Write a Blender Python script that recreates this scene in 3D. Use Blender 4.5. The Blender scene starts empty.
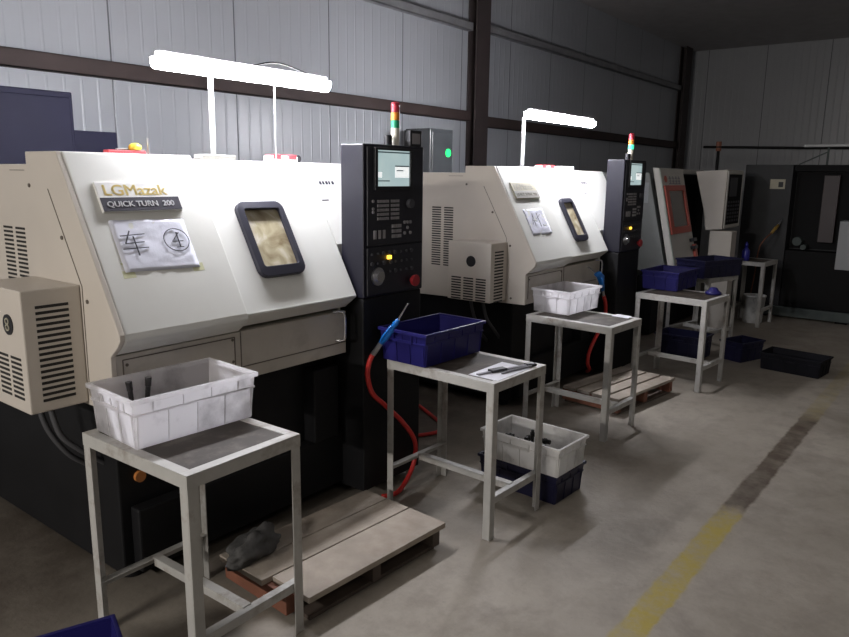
import bpy, bmesh, math, random
from mathutils import Vector, Matrix, Euler
random.seed(7)
S = bpy.context.scene
C = bpy.data.collections.new('workshop'); S.collection.children.link(C)
PI = math.pi

# ------------------------------------------------------------------ materials
def mat(name, col, rough=.5, metal=0., noise=0., nscale=6., dirt=None, dscale=3., damt=.5, bump=0., bscale=40., emit=0., spec=.5, trans=0., coat=0.):
    m = bpy.data.materials.new(name); m.use_nodes = True
    nt = m.node_tree; N = nt.nodes; L = nt.links
    b = N['Principled BSDF']
    b.inputs['Roughness'].default_value = rough
    b.inputs['Metallic'].default_value = metal
    b.inputs['Specular IOR Level'].default_value = spec
    b.inputs['Coat Weight'].default_value = coat
    b.inputs['Base Color'].default_value = (*col, 1)
    tc = N.new('ShaderNodeTexCoord')
    src = None
    if noise or dirt:
        n = N.new('ShaderNodeTexNoise'); n.inputs['Scale'].default_value = nscale; n.inputs['Detail'].default_value = 6
        L.new(tc.outputs['Object'], n.inputs['Vector'])
        mr = N.new('ShaderNodeMapRange'); mr.inputs[1].default_value = .3; mr.inputs[2].default_value = .7
        mr.inputs[3].default_value = 1 - noise; mr.inputs[4].default_value = 1 + noise * .5
        L.new(n.outputs['Fac'], mr.inputs[0])
        mx = N.new('ShaderNodeMix'); mx.data_type = 'RGBA'; mx.blend_type = 'MULTIPLY'; mx.inputs[0].default_value = 1
        mx.inputs[6].default_value = (*col, 1)
        L.new(mr.outputs[0], mx.inputs[7]); src = mx.outputs[2]
        if dirt:
            d = N.new('ShaderNodeTexNoise'); d.inputs['Scale'].default_value = dscale; d.inputs['Detail'].default_value = 8; d.inputs['Roughness'].default_value = .65
            L.new(tc.outputs['Object'], d.inputs['Vector'])
            dr = N.new('ShaderNodeMapRange'); dr.inputs[1].default_value = .52; dr.inputs[2].default_value = .72
            dr.inputs[3].default_value = 0; dr.inputs[4].default_value = damt
            L.new(d.outputs['Fac'], dr.inputs[0])
            mx2 = N.new('ShaderNodeMix'); mx2.data_type = 'RGBA'
            L.new(dr.outputs[0], mx2.inputs[0]); L.new(src, mx2.inputs[6]); mx2.inputs[7].default_value = (*dirt, 1)
            src = mx2.outputs[2]
        L.new(src, b.inputs['Base Color'])
    if bump:
        bn = N.new('ShaderNodeTexNoise'); bn.inputs['Scale'].default_value = bscale; bn.inputs['Detail'].default_value = 5
        L.new(tc.outputs['Object'], bn.inputs['Vector'])
        bp = N.new('ShaderNodeBump'); bp.inputs['Strength'].default_value = bump; bp.inputs['Distance'].default_value = .01
        L.new(bn.outputs['Fac'], bp.inputs['Height']); L.new(bp.outputs['Normal'], b.inputs['Normal'])
    if emit:
        b.inputs['Emission Color'].default_value = (*col, 1); b.inputs['Emission Strength'].default_value = emit
    if trans:
        tr = N.new('ShaderNodeBsdfTranslucent'); tr.inputs['Color'].default_value = (*col, 1)
        ms = N.new('ShaderNodeMixShader'); ms.inputs[0].default_value = trans
        L.new(b.outputs[0], ms.inputs[1]); L.new(tr.outputs[0], ms.inputs[2])
        if src: L.new(src, tr.inputs['Color'])
        L.new(ms.outputs[0], N['Material Output'].inputs['Surface'])
    return m

M = {}
def mk(k, *a, **kw): M[k] = mat(k, *a, **kw)
mk('cream', (.62, .565, .495), .45, noise=.06, nscale=3)
mk('white_paint', (.80, .80, .75), .38, noise=.04, nscale=2, dirt=(.5, .46, .38), dscale=4, damt=.12)
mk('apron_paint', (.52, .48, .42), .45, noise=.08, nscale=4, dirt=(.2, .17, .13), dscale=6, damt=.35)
mk('seam', (.13, .11, .09), .7)
mk('slot_dark', (.02, .018, .016), .8)
mk('black_base', (.007, .007, .008), .6, noise=.3, nscale=5, spec=.3)
mk('panel_navy', (.010, .0095, .018), .42, noise=.1, spec=.4)
mk('panel_face', (.02, .02, .028), .45)
mk('key_grey', (.32, .31, .32), .5)
mk('key_dim', (.07, .07, .08), .5)
mk('chrome', (.75, .75, .77), .22, 1.0)
mk('steel', (.5, .5, .52), .35, 1.0)
mk('estop_red', (.45, .03, .04), .4)
mk('rubber', (.03, .03, .045), .42)
mk('text_white', (.72, .72, .74), .5)
mk('text_gold', (.85, .68, .24), .45)
mk('faded_letters', (.44, .43, .38), .5)
mk('plate_white', (.80, .79, .76), .4)
mk('plate_dark', (.025, .022, .035), .5, spec=.3)
mk('plate_grey', (.36, .35, .32), .45)
mk('paper', (.76, .77, .86), .8, bump=.5, bscale=9)
mk('tape', (.66, .66, .42), .5)
mk('paper_plain', (.72, .72, .76), .8, bump=.3, bscale=9)
mk('ink', (.03, .03, .05), .7)
mk('ink_grey', (.25, .25, .27), .7)
mk('cab_blue', (.013, .013, .032), .55, noise=.1, spec=.15)
mk('cab_grey', (.06, .065, .07), .22, noise=.15)
mk('green_reflection', (.02, .85, .16), .4, emit=1.6)  # glow for the green reflection on the second cabinet
mk('amber_led', (1., .55, .05), .4, emit=3.)
mk('stack_red', (.42, .03, .05), .35)
mk('stack_amber', (.75, .25, .03), .35)
mk('stack_green', (.02, .33, .16), .35)
mk('stack_green_lit', (.08, .8, .45), .35, emit=1.2)
mk('stack_base', (.66, .62, .52), .5)
mk('batten_white', (.8, .8, .82), .5)
mk('table_paint', (.50, .49, .46), .5, noise=.15, nscale=9, dirt=(.16, .11, .075), dscale=9, damt=.75)
mk('table_plate', (.052, .041, .031), .6, noise=.5, nscale=5, dirt=(.20, .175, .145), dscale=5, damt=.6, spec=.3)
mk('crate_white', (.92, .91, .92), .45, dirt=(.22, .21, .2), dscale=5, damt=.5, trans=.8)
mk('crate_white_soiled', (.90, .89, .87), .5, dirt=(.2, .18, .16), dscale=6, damt=.4, trans=.4)
mk('crate_blue', (.02, .018, .135), .36, noise=.15, spec=.4)
mk('crate_navy', (.010, .010, .042), .45, noise=.2)
mk('crate_black', (.005, .005, .009), .65, spec=.2, noise=.3)
mk('part_dark', (.03, .028, .027), .4, .6)
mk('gun_blue', (.01, .16, .55), .35)
mk('hose_red', (.62, .035, .03), .4)
mk('hose_grey', (.07, .07, .075), .5)
mk('gun_yellow', (.35, .22, .05), .45)
mk('pallet_wood', (.36, .31, .255), .75, noise=.25, nscale=7, dirt=(.2, .15, .11), dscale=3, damt=.5, bump=.3)
mk('pallet_red', (.22, .085, .05), .7, noise=.3, nscale=8)
mk('pallet_dark', (.10, .075, .06), .8, noise=.3, nscale=8)
mk('rag', (.085, .083, .08), .9, noise=.4, nscale=14, bump=.6, bscale=25)
mk('bucket_white', (.66, .66, .64), .5, noise=.2, nscale=14, dirt=(.1, .1, .1), dscale=9, damt=.8)
mk('bottle_blue', (.02, .02, .22), .3)
mk('black_plastic', (.015, .015, .018), .4)
mk('yellow', (.62, .52, .05), .5)
mk('red', (.55, .05, .06), .45)
mk('orange', (.55, .2, .05), .5)
mk('steel_column', (.045, .033, .032), .65, noise=.2, nscale=4)
mk('girt_dark', (.05, .033, .03), .7, noise=.2, nscale=5)
mk('girt_grey', (.27, .27, .28), .45, .3, noise=.2)
mk('trim_white', (.5, .49, .46), .6, noise=.15, dirt=(.3, .12, .05), dscale=2, damt=.5)
mk('m3_grey', (.26, .27, .26), .5, noise=.1)
mk('m3_white', (.62, .60, .55), .45, noise=.1, nscale=2)
mk('m3_tan', (.56, .52, .46), .45, noise=.08, nscale=2)
mk('m3_red', (.50, .10, .07), .45)
mk('m3_green_edge', (.42, .46, .40), .4)
mk('m3_glass', (.09, .085, .075), .2)
mk('m4_dark', (.03, .031, .033), .5, noise=.2, spec=.3)
mk('m4_deep', (.005, .005, .0055), .7, spec=.25)
mk('m4_base', (.085, .105, .1), .7, noise=.3)
mk('m4_white', (.36, .37, .38), .5)
mk('m4_chuck', (.055, .04, .04), .5)
mk('label_cream', (.5, .47, .36), .6)
mk('cable_black', (.01, .01, .01), .6)

def glow(k, col, strength):
    m = bpy.data.materials.new(k); m.use_nodes = True
    b = m.node_tree.nodes['Principled BSDF']
    b.inputs['Base Color'].default_value = (.8, .8, .8, 1)
    b.inputs['Emission Color'].default_value = (*col, 1); b.inputs['Emission Strength'].default_value = strength
    M[k] = m
glow('tube_lit', (.93, .93, 1.0), 150.)
mk('tube_off', (.55, .56, .55), .4)

def screen_mat():
    m = bpy.data.materials.new('lcd_screen'); m.use_nodes = True
    nt = m.node_tree; N = nt.nodes; L = nt.links; b = N['Principled BSDF']
    b.inputs['Base Color'].default_value = (.02, .02, .02, 1); b.inputs['Roughness'].default_value = .15
    n = N.new('ShaderNodeTexNoise'); n.inputs['Scale'].default_value = 9
    tc = N.new('ShaderNodeTexCoord'); L.new(tc.outputs['Object'], n.inputs['Vector'])
    cr = N.new('ShaderNodeValToRGB'); cr.color_ramp.elements[0].color = (.36, .50, .53, 1); cr.color_ramp.elements[1].color = (.55, .66, .64, 1)
    L.new(n.outputs['Fac'], cr.inputs[0]); L.new(cr.outputs[0], b.inputs['Emission Color']); b.inputs['Emission Strength'].default_value = .85
    M['screen'] = m
screen_mat()
mk('screen_white', (.85, .88, .88), .3, emit=.9)
mk('screen_line', (.08, .12, .14), .3, emit=.3)

def glass_dirty():
    m = bpy.data.materials.new('oily_window'); m.use_nodes = True
    nt = m.node_tree; N = nt.nodes; L = nt.links; b = N['Principled BSDF']
    b.inputs['Roughness'].default_value = .12
    n = N.new('ShaderNodeTexNoise'); n.inputs['Scale'].default_value = 9; n.inputs['Detail'].default_value = 9; n.inputs['Distortion'].default_value = 1.2
    tc = N.new('ShaderNodeTexCoord'); L.new(tc.outputs['Object'], n.inputs['Vector'])
    cr = N.new('ShaderNodeValToRGB'); e = cr.color_ramp.elements
    e[0].position = .3; e[0].color = (.28, .22, .13, 1); e[1].position = .72; e[1].color = (.74, .70, .60, 1)
    x = e.new(.5); x.color = (.52, .46, .31, 1)
    L.new(n.outputs['Fac'], cr.inputs[0]); L.new(cr.outputs[0], b.inputs['Base Color'])
    M['window'] = m
glass_dirty()

def wall_mat(name, col, axis, seam0):
    """ribbed steel sandwich panels: fine ribs every 0.1 m, a seam every 0.95 m, along one horizontal axis"""
    m = bpy.data.materials.new(name); m.use_nodes = True
    nt = m.node_tree; N = nt.nodes; L = nt.links; b = N['Principled BSDF']
    b.inputs['Roughness'].default_value = .34; b.inputs['Specular IOR Level'].default_value = .6
    tc = N.new('ShaderNodeTexCoord'); sp = N.new('ShaderNodeSeparateXYZ'); L.new(tc.outputs['Object'], sp.inputs[0])
    def math_(op, a, v=None, c=None):
        k = N.new('ShaderNodeMath'); k.operation = op
        L.new(a, k.inputs[0])
        if v is not None:
            if hasattr(v, 'links'): L.new(v, k.inputs[1])
            else: k.inputs[1].default_value = v
        return k.outputs[0]
    u = math_('SUBTRACT', sp.outputs[axis], seam0)
    fr = math_('FRACT', math_('DIVIDE', u, .95))
    dist = math_('ABSOLUTE', math_('SUBTRACT', fr, .5))         # .5 at seam
    seam = math_('GREATER_THAN', dist, .4945)
    rib = math_('FRACT', math_('DIVIDE', u, .105))
    ribd = math_('ABSOLUTE', math_('SUBTRACT', rib, .5))
    ribh = N.new('ShaderNodeMapRange'); ribh.inputs[1].default_value = .40; ribh.inputs[2].default_value = .47; L.new(ribd, ribh.inputs[0])
    n = N.new('ShaderNodeTexNoise'); n.inputs['Scale'].default_value = 1.3; n.inputs['Detail'].default_value = 5; L.new(tc.outputs['Object'], n.inputs['Vector'])
    mr = N.new('ShaderNodeMapRange'); mr.inputs[3].default_value = .9; mr.inputs[4].default_value = 1.08; L.new(n.outputs['Fac'], mr.inputs[0])
    mx = N.new('ShaderNodeMix'); mx.data_type = 'RGBA'; mx.blend_type = 'MULTIPLY'; mx.inputs[0].default_value = 1; mx.inputs[6].default_value = (*col, 1)
    L.new(mr.outputs[0], mx.inputs[7])
    m2 = N.new('ShaderNodeMix'); m2.data_type = 'RGBA'; L.new(seam, m2.inputs[0]); L.new(mx.outputs[2], m2.inputs[6]); m2.inputs[7].default_value = (col[0]*.25, col[1]*.25, col[2]*.25, 1)
    L.new(m2.outputs[2], b.inputs['Base Color'])
    w = N.new('ShaderNodeTexNoise'); w.inputs['Scale'].default_value = 2.2; L.new(tc.outputs['Object'], w.inputs['Vector'])
    hsum = math_('ADD', ribh.outputs[0], math_('MULTIPLY', w.outputs['Fac'], 1.5))
    bp = N.new('ShaderNodeBump'); bp.inputs['Strength'].default_value = .55; bp.inputs['Distance'].default_value = .004
    L.new(hsum, bp.inputs['Height']); L.new(bp.outputs['Normal'], b.inputs['Normal'])
    M[name] = m
wall_mat('wall_steel', (.385, .40, .425), 0, 4.406)
wall_mat('wall_steel_back', (.38, .385, .395), 1, .3)
mk('ceiling_mat', (.46, .445, .445), .7, noise=.1)

def floor_mat():
    m = bpy.data.materials.new('concrete_floor'); m.use_nodes = True
    nt = m.node_tree; N = nt.nodes; L = nt.links; b = N['Principled BSDF']
    b.inputs['Roughness'].default_value = .62
    tc = N.new('ShaderNodeTexCoord'); sp = N.new('ShaderNodeSeparateXYZ'); L.new(tc.outputs['Object'], sp.inputs[0])
    def noise(s, d=8, r=.6, dist=0):
        n = N.new('ShaderNodeTexNoise'); n.inputs['Scale'].default_value = s; n.inputs['Detail'].default_value = d
        n.inputs['Roughness'].default_value = r; n.inputs['Distortion'].default_value = dist
        L.new(tc.outputs['Object'], n.inputs['Vector']); return n.outputs['Fac']
    def rng(a, i0, i1, o0, o1):
        r = N.new('ShaderNodeMapRange'); r.inputs[1].default_value = i0; r.inputs[2].default_value = i1; r.inputs[3].default_value = o0; r.inputs[4].default_value = o1
        L.new(a, r.inputs[0]); return r.outputs[0]
    def op(o, a, v):
        k = N.new('ShaderNodeMath'); k.operation = o
        for i, q in enumerate((a, v)):
            if hasattr(q, 'links'): L.new(q, k.inputs[i])
            else: k.inputs[i].default_value = q
        return k.outputs[0]
    def mix(f, a, c):
        k = N.new('ShaderNodeMix'); k.data_type = 'RGBA'
        L.new(f, k.inputs[0])
        for i, q in ((6, a), (7, c)):
            if hasattr(q, 'links'): L.new(q, k.inputs[i])
            else: k.inputs[i].default_value = (*q, 1)
        return k.outputs[2]
    c = mix(rng(noise(1.1), .35, .65, 0, 1), (.235, .207, .167), (.335, .30, .25))
    c = mix(rng(noise(7., 10, .7), .46, .72, 0, .6), c, (.17, .148, .125))
    c = mix(rng(noise(2.3, 9, .7, .6), .52, .70, 0, .55), c, (.155, .134, .112))
    c = mix(rng(noise(45, 3), .62, .75, 0, .25), c, (.13, .12, .11))
    grime_shade = op('MULTIPLY', rng(sp.outputs[1], 2.15, 2.7, 0, 1), rng(noise(3.2, 8, .65), .25, .55, .45, .95))  # oily dirt plus shade around the lathes, both put into the colour
    c = mix(grime_shade, c, (.085, .068, .052))
    # painted aisle line: slightly slanting band, worn, oil-blackened between x=3.45 and 5.4
    x, y = sp.outputs[0], sp.outputs[1]
    yc = op('ADD', op('MULTIPLY', x, -.018), .842)
    edge = op('MULTIPLY', op('SUBTRACT', noise(9, 6), .5), .045)
    d = op('ABSOLUTE', op('ADD', op('SUBTRACT', y, yc), edge), 0)
    band = rng(d, .048, .062, 1, 0)
    wear = rng(noise(6, 9, .75), .38, .6, .25, 1)
    yel = op('MULTIPLY', band, wear)
    xn = op('ADD', x, op('MULTIPLY', op('SUBTRACT', noise(5, 6), .5), .5))
    gr = op('MULTIPLY', rng(xn, 3.42, 3.62, 0, 1), rng(xn, 5.2, 5.6, 1, 0))
    far = rng(xn, 5.2, 5.6, 1, .35)
    c = mix(op('MULTIPLY', op('MULTIPLY', yel, far), op('SUBTRACT', 1.0, gr)), c, (.32, .25, .04))
    dk = op('MULTIPLY', op('MULTIPLY', band, gr), rng(noise(8, 6, .6), .35, .6, .65, 1))
    c = mix(dk, c, (.07, .05, .032))
    L.new(c, b.inputs['Base Color'])
    bp = N.new('ShaderNodeBump'); bp.inputs['Strength'].default_value = .25; bp.inputs['Distance'].default_value = .01
    L.new(noise(30, 6), bp.inputs['Height']); L.new(bp.outputs['Normal'], b.inputs['Normal'])
    M['floor'] = m
floor_mat()

# ------------------------------------------------------------------ mesh helpers
class MB:
    def __init__(s): s.bm = bmesh.new()
    def box(s, x0, x1, y0, y1, z0, z1, mx=None):
        vs = [s.bm.verts.new(Vector((x, y, z)) if mx is None else mx @ Vector((x, y, z))) for z in (z0, z1) for y in (y0, y1) for x in (x0, x1)]
        for f in ((0, 2, 3, 1), (4, 5, 7, 6), (0, 1, 5, 4), (2, 6, 7, 3), (0, 4, 6, 2), (1, 3, 7, 5)):
            s.bm.faces.new([vs[i] for i in f])
        return s
    def bar(s, a, b, w, h, up=(0, 0, 1)):
        a = Vector(a); b = Vector(b); d = b - a; z = d.normalized(); x = Vector(up).cross(z)
        if x.length < 1e-4: x = Vector((1, 0, 0))
        x.normalize(); y = z.cross(x)
        mx = Matrix((x, y, z)).transposed().to_4x4(); mx.translation = a
        return s.box(-w/2, w/2, -h/2, h/2, 0, d.length, mx)
    def prism(s, pts, f0, f1, cap=True):
        """pts 2-D outline; f0,f1 map a 2-D point to the two ends"""
        a = [s.bm.verts.new(f0(*p)) for p in pts]; b = [s.bm.verts.new(f1(*p)) for p in pts]; n = len(pts)
        for i in range(n):
            j = (i + 1) % n; s.bm.faces.new((a[i], a[j], b[j], b[i]))
        if cap: s.bm.faces.new(a[::-1]); s.bm.faces.new(b)
        return s
    def xprism(s, pts, x0, x1):
        return s.prism(pts, lambda y, z: Vector((x0, y, z)), lambda y, z: Vector((x1, y, z)))
    def yprism(s, pts, y0, y1):
        return s.prism(pts, lambda x, z: Vector((x, y0, z)), lambda x, z: Vector((x, y1, z)))
    def zprism(s, pts, z0, z1):
        return s.prism(pts, lambda x, y: Vector((x, y, z0)), lambda x, y: Vector((x, y, z1)))
    def cyl(s, a, b, r, r2=None, n=20, cap=True):
        r2 = r if r2 is None else r2
        a = Vector(a); b = Vector(b); z = (b - a).normalized()
        x = z.orthogonal().normalized(); y = z.cross(x)
        A = []; B = []
        for i in range(n):
            t = 2*PI*i/n; d = x*math.cos(t) + y*math.sin(t)
            A.append(s.bm.verts.new(a + d*r)); B.append(s.bm.verts.new(b + d*r2))
        for i in range(n):
            j = (i+1) % n; f = s.bm.faces.new((A[i], A[j], B[j], B[i])); f.smooth = True
        if cap:
            for ring in (A[::-1], B):
                f = s.bm.faces.new(ring)
                for e in f.edges: e.smooth = False
        return s
    def tube(s, pts, r, n=10):
        P = [Vector(p) for p in pts]; rings = []
        prev = None
        for i, p in enumerate(P):
            t = (P[min(i+1, len(P)-1)] - P[max(i-1, 0)]).normalized()
            x = t.orthogonal().normalized() if prev is None else (prev - t*prev.dot(t)).normalized()
            prev = x; y = t.cross(x)
            rr = r[i] if isinstance(r, (list, tuple)) else r
            rings.append([s.bm.verts.new(p + (x*math.cos(2*PI*k/n) + y*math.sin(2*PI*k/n))*rr) for k in range(n)])
        for a, b in zip(rings, rings[1:]):
            for k in range(n):
                f = s.bm.faces.new((a[k], a[(k+1) % n], b[(k+1) % n], b[k])); f.smooth = True
        s.bm.faces.new(rings[0][::-1]); s.bm.faces.new(rings[-1])
        return s
    def lathe(s, prof, c=(0, 0, 0), n=28):
        c = Vector(c); rings = []
        for r, z in prof:
            rings.append([s.bm.verts.new(c + Vector((r*math.cos(2*PI*k/n), r*math.sin(2*PI*k/n), z))) for k in range(n)])
        for a, b in zip(rings, rings[1:]):
            for k in range(n):
                f = s.bm.faces.new((a[k], a[(k+1) % n], b[(k+1) % n], b[k])); f.smooth = True
        s.bm.faces.new(rings[0][::-1]); s.bm.faces.new(rings[-1])
        return s
    def build(s, name, m, parent=None, bevel=0., off=None, seg=2, mx=None):
        bm = s.bm
        if mx is not None: bmesh.ops.transform(bm, matrix=mx, verts=bm.verts)
        if off is not None: bmesh.ops.translate(bm, vec=-Vector(off), verts=bm.verts)
        bmesh.ops.recalc_face_normals(bm, faces=bm.faces)
        me = bpy.data.meshes.new(name); bm.to_mesh(me); bm.free()
        me.materials.append(M[m] if isinstance(m, str) else m)
        o = bpy.data.objects.new(name, me); C.objects.link(o)
        if parent is not None: o.parent = parent
        if bevel:
            b = o.modifiers.new('bevel', 'BEVEL'); b.width = bevel; b.segments = seg; b.limit_method = 'ANGLE'; b.angle_limit = math.radians(35)
        return o

def smooth_path(pts, k=6):
    P = [Vector(p) for p in pts]; out = []
    for i in range(len(P)-1):
        p0 = P[max(i-1, 0)]; p1 = P[i]; p2 = P[i+1]; p3 = P[min(i+2, len(P)-1)]
        for j in range(k):
            t = j/k
            out.append(.5*((2*p1) + (p2-p0)*t + (2*p0-5*p1+4*p2-p3)*t*t + (3*p1-p0-3*p2+p3)*t**3))
    return out + [P[-1]]

def tag(o, label, cat, group=None, kind=None):
    o['label'] = label; o['category'] = cat
    if group: o['group'] = group
    if kind: o['kind'] = kind
    return o
def thing(name, label, cat, loc=(0, 0, 0), rz=0., group=None):
    o = bpy.data.objects.new(name, None); C.objects.link(o); o.location = loc; o.rotation_euler = (0, 0, rz)
    o.empty_display_size = .1
    return tag(o, label, cat, group)
def struct(name, mb, m, bevel=0.):
    o = mb.build(name, m, bevel=bevel); o['kind'] = 'structure'; return o

_txt = {}
def text_mb(s, h, mx, depth=.0015, wide=None, bold=.035):
    """lettering as a mesh: lower-left origin, x right, y up in the plane of mx; cap height h, optional total width"""
    cu = bpy.data.curves.new('t', 'FONT'); cu.body = s; cu.size = 1; cu.extrude = 0; cu.offset = 0
    o = bpy.data.objects.new('t', cu); S.collection.objects.link(o)
    dg = bpy.context.evaluated_depsgraph_get(); dg.update()
    me = bpy.data.meshes.new_from_object(o.evaluated_get(dg))
    bpy.data.objects.remove(o); bpy.data.curves.remove(cu)
    b = MB(); b.bm.from_mesh(me); bpy.data.meshes.remove(me)
    xs = [v.co.x for v in b.bm.verts]; ys = [v.co.y for v in b.bm.verts]
    w = max(xs)-min(xs); hh = max(ys)-min(ys); x0 = min(xs); y0 = min(ys)
    sx = (wide/w) if wide else h/hh
    for v in b.bm.verts: v.co = Vector(((v.co.x-x0)*sx, (v.co.y-y0)*h/hh, 0))
    if bold:
        g0 = list(b.bm.faces)
        for k, (dx, dy) in enumerate(((bold, 0), (-bold, 0), (0, bold*.6), (0, -bold*.6))):
            d = bmesh.ops.duplicate(b.bm, geom=g0)
            bmesh.ops.translate(b.bm, vec=(dx*h, dy*h, 0), verts=[g for g in d['geom'] if isinstance(g, bmesh.types.BMVert)])
    r = bmesh.ops.extrude_face_region(b.bm, geom=list(b.bm.faces))
    bmesh.ops.translate(b.bm, vec=(0, 0, depth), verts=[g for g in r['geom'] if isinstance(g, bmesh.types.BMVert)])
    bmesh.ops.transform(b.bm, matrix=mx, verts=b.bm.verts)
    return b
def frame(o, x, y):
    """matrix with origin o and in-plane axes x (right) and y (up)"""
    x = Vector(x).normalized(); y = Vector(y).normalized(); z = x.cross(y)
    m = Matrix((x, y, z)).transposed().to_4x4(); m.translation = Vector(o); return m

def rrect(w, h, r, n=5):
    """rounded rectangle outline centred at 0"""
    out = []
    for cx, cy, a0 in ((w/2-r, h/2-r, 0), (-w/2+r, h/2-r, 90), (-w/2+r, -h/2+r, 180), (w/2-r, -h/2+r, 270)):
        for i in range(n+1):
            a = math.radians(a0 + 90*i/n); out.append((cx + r*math.cos(a), cy + r*math.sin(a)))
    return out

# ------------------------------------------------------------------ camera
cam_d = bpy.data.cameras.new('camera'); cam = bpy.data.objects.new('camera', cam_d); C.objects.link(cam); S.camera = cam
yaw, pit, rol, fpx = math.radians(52.52514), math.radians(11.31232), math.radians(.763651), 715.21
fwd = Vector((math.sin(yaw)*math.cos(pit), math.cos(yaw)*math.cos(pit), -math.sin(pit)))
r_ = Vector((math.cos(yaw), -math.sin(yaw), 0)); u_ = r_.cross(fwd)
R_ = math.cos(rol)*r_ + math.sin(rol)*u_; U_ = -math.sin(rol)*r_ + math.cos(rol)*u_
mw = Matrix((R_, U_, -fwd)).transposed().to_4x4(); mw.translation = Vector((0, 0, 1.6)); cam.matrix_world = mw
cam_d.sensor_width = 36; cam_d.lens = fpx/849*36; cam_d.clip_start = .05; cam_d.clip_end = 80

# ------------------------------------------------------------------ the hall
WY, BX, CH = 4.4, 13.4, 3.8
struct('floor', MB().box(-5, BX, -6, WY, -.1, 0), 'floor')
struct('ceiling', MB().box(-5, BX+.1, -6, WY+.1, CH, CH+.1), 'ceiling_mat')
struct('wall_left', MB().box(-5, BX+.1, WY, WY+.1, 0, CH), 'wall_steel')
struct('wall_back', MB().box(BX, BX+.1, -6, WY, 0, CH), 'wall_steel_back')
def hbeam(x, y, w, d, z1):
    b = MB(); t = .014
    b.box(x-w/2, x+w/2, y-d/2, y-d/2+t, 0, z1); b.box(x-w/2, x+w/2, y+d/2-t, y+d/2, 0, z1); b.box(x-.006, x+.006, y-d/2+t, y+d/2-t, 0, z1)
    return b
struct('trim_1', hbeam(6.53, 4.34, .25, .11, CH), 'steel_column')
struct('trim_2', hbeam(12.94, 4.34, .30, .11, CH), 'steel_column')
# wall rails: C-sections between the columns
def girt(name, x0, x1, z0, z1, m):
    b = MB(); y0 = 4.33
    b.box(x0, x1, y0, y0+.006, z0, z1); b.box(x0, x1, y0, WY-.002, z1-.006, z1); b.box(x0, x1, y0, WY-.002, z0, z0+.006)
    struct(name, b, m)
girt('trim_3', -5, 6.40, 2.16, 2.26, 'girt_dark'); girt('trim_4', 6.66, 12.78, 2.12, 2.23, 'girt_dark')
girt('trim_5', -5, 6.40, 3.05, 3.13, 'girt_grey'); girt('trim_6', 6.66, 12.78, 3.08, 3.165, 'girt_grey')

# ------------------------------------------------------------------ lathes
SY, SZ = 2.25, 1.055                       # lip fold of the sloping cover
sv = Vector((0, .482, .876)); nv = Vector((0, -.876, .482))
def SP(x, s, n=0.): return Vector((x, SY, SZ)) + sv*s + nv*n
def sprism(mb, pts, n0, n1):
    """prism on the sloping cover: pts are (x, s)"""
    return mb.prism(pts, lambda x, s: SP(x, s, n0), lambda x, s: SP(x, s, n1))

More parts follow.
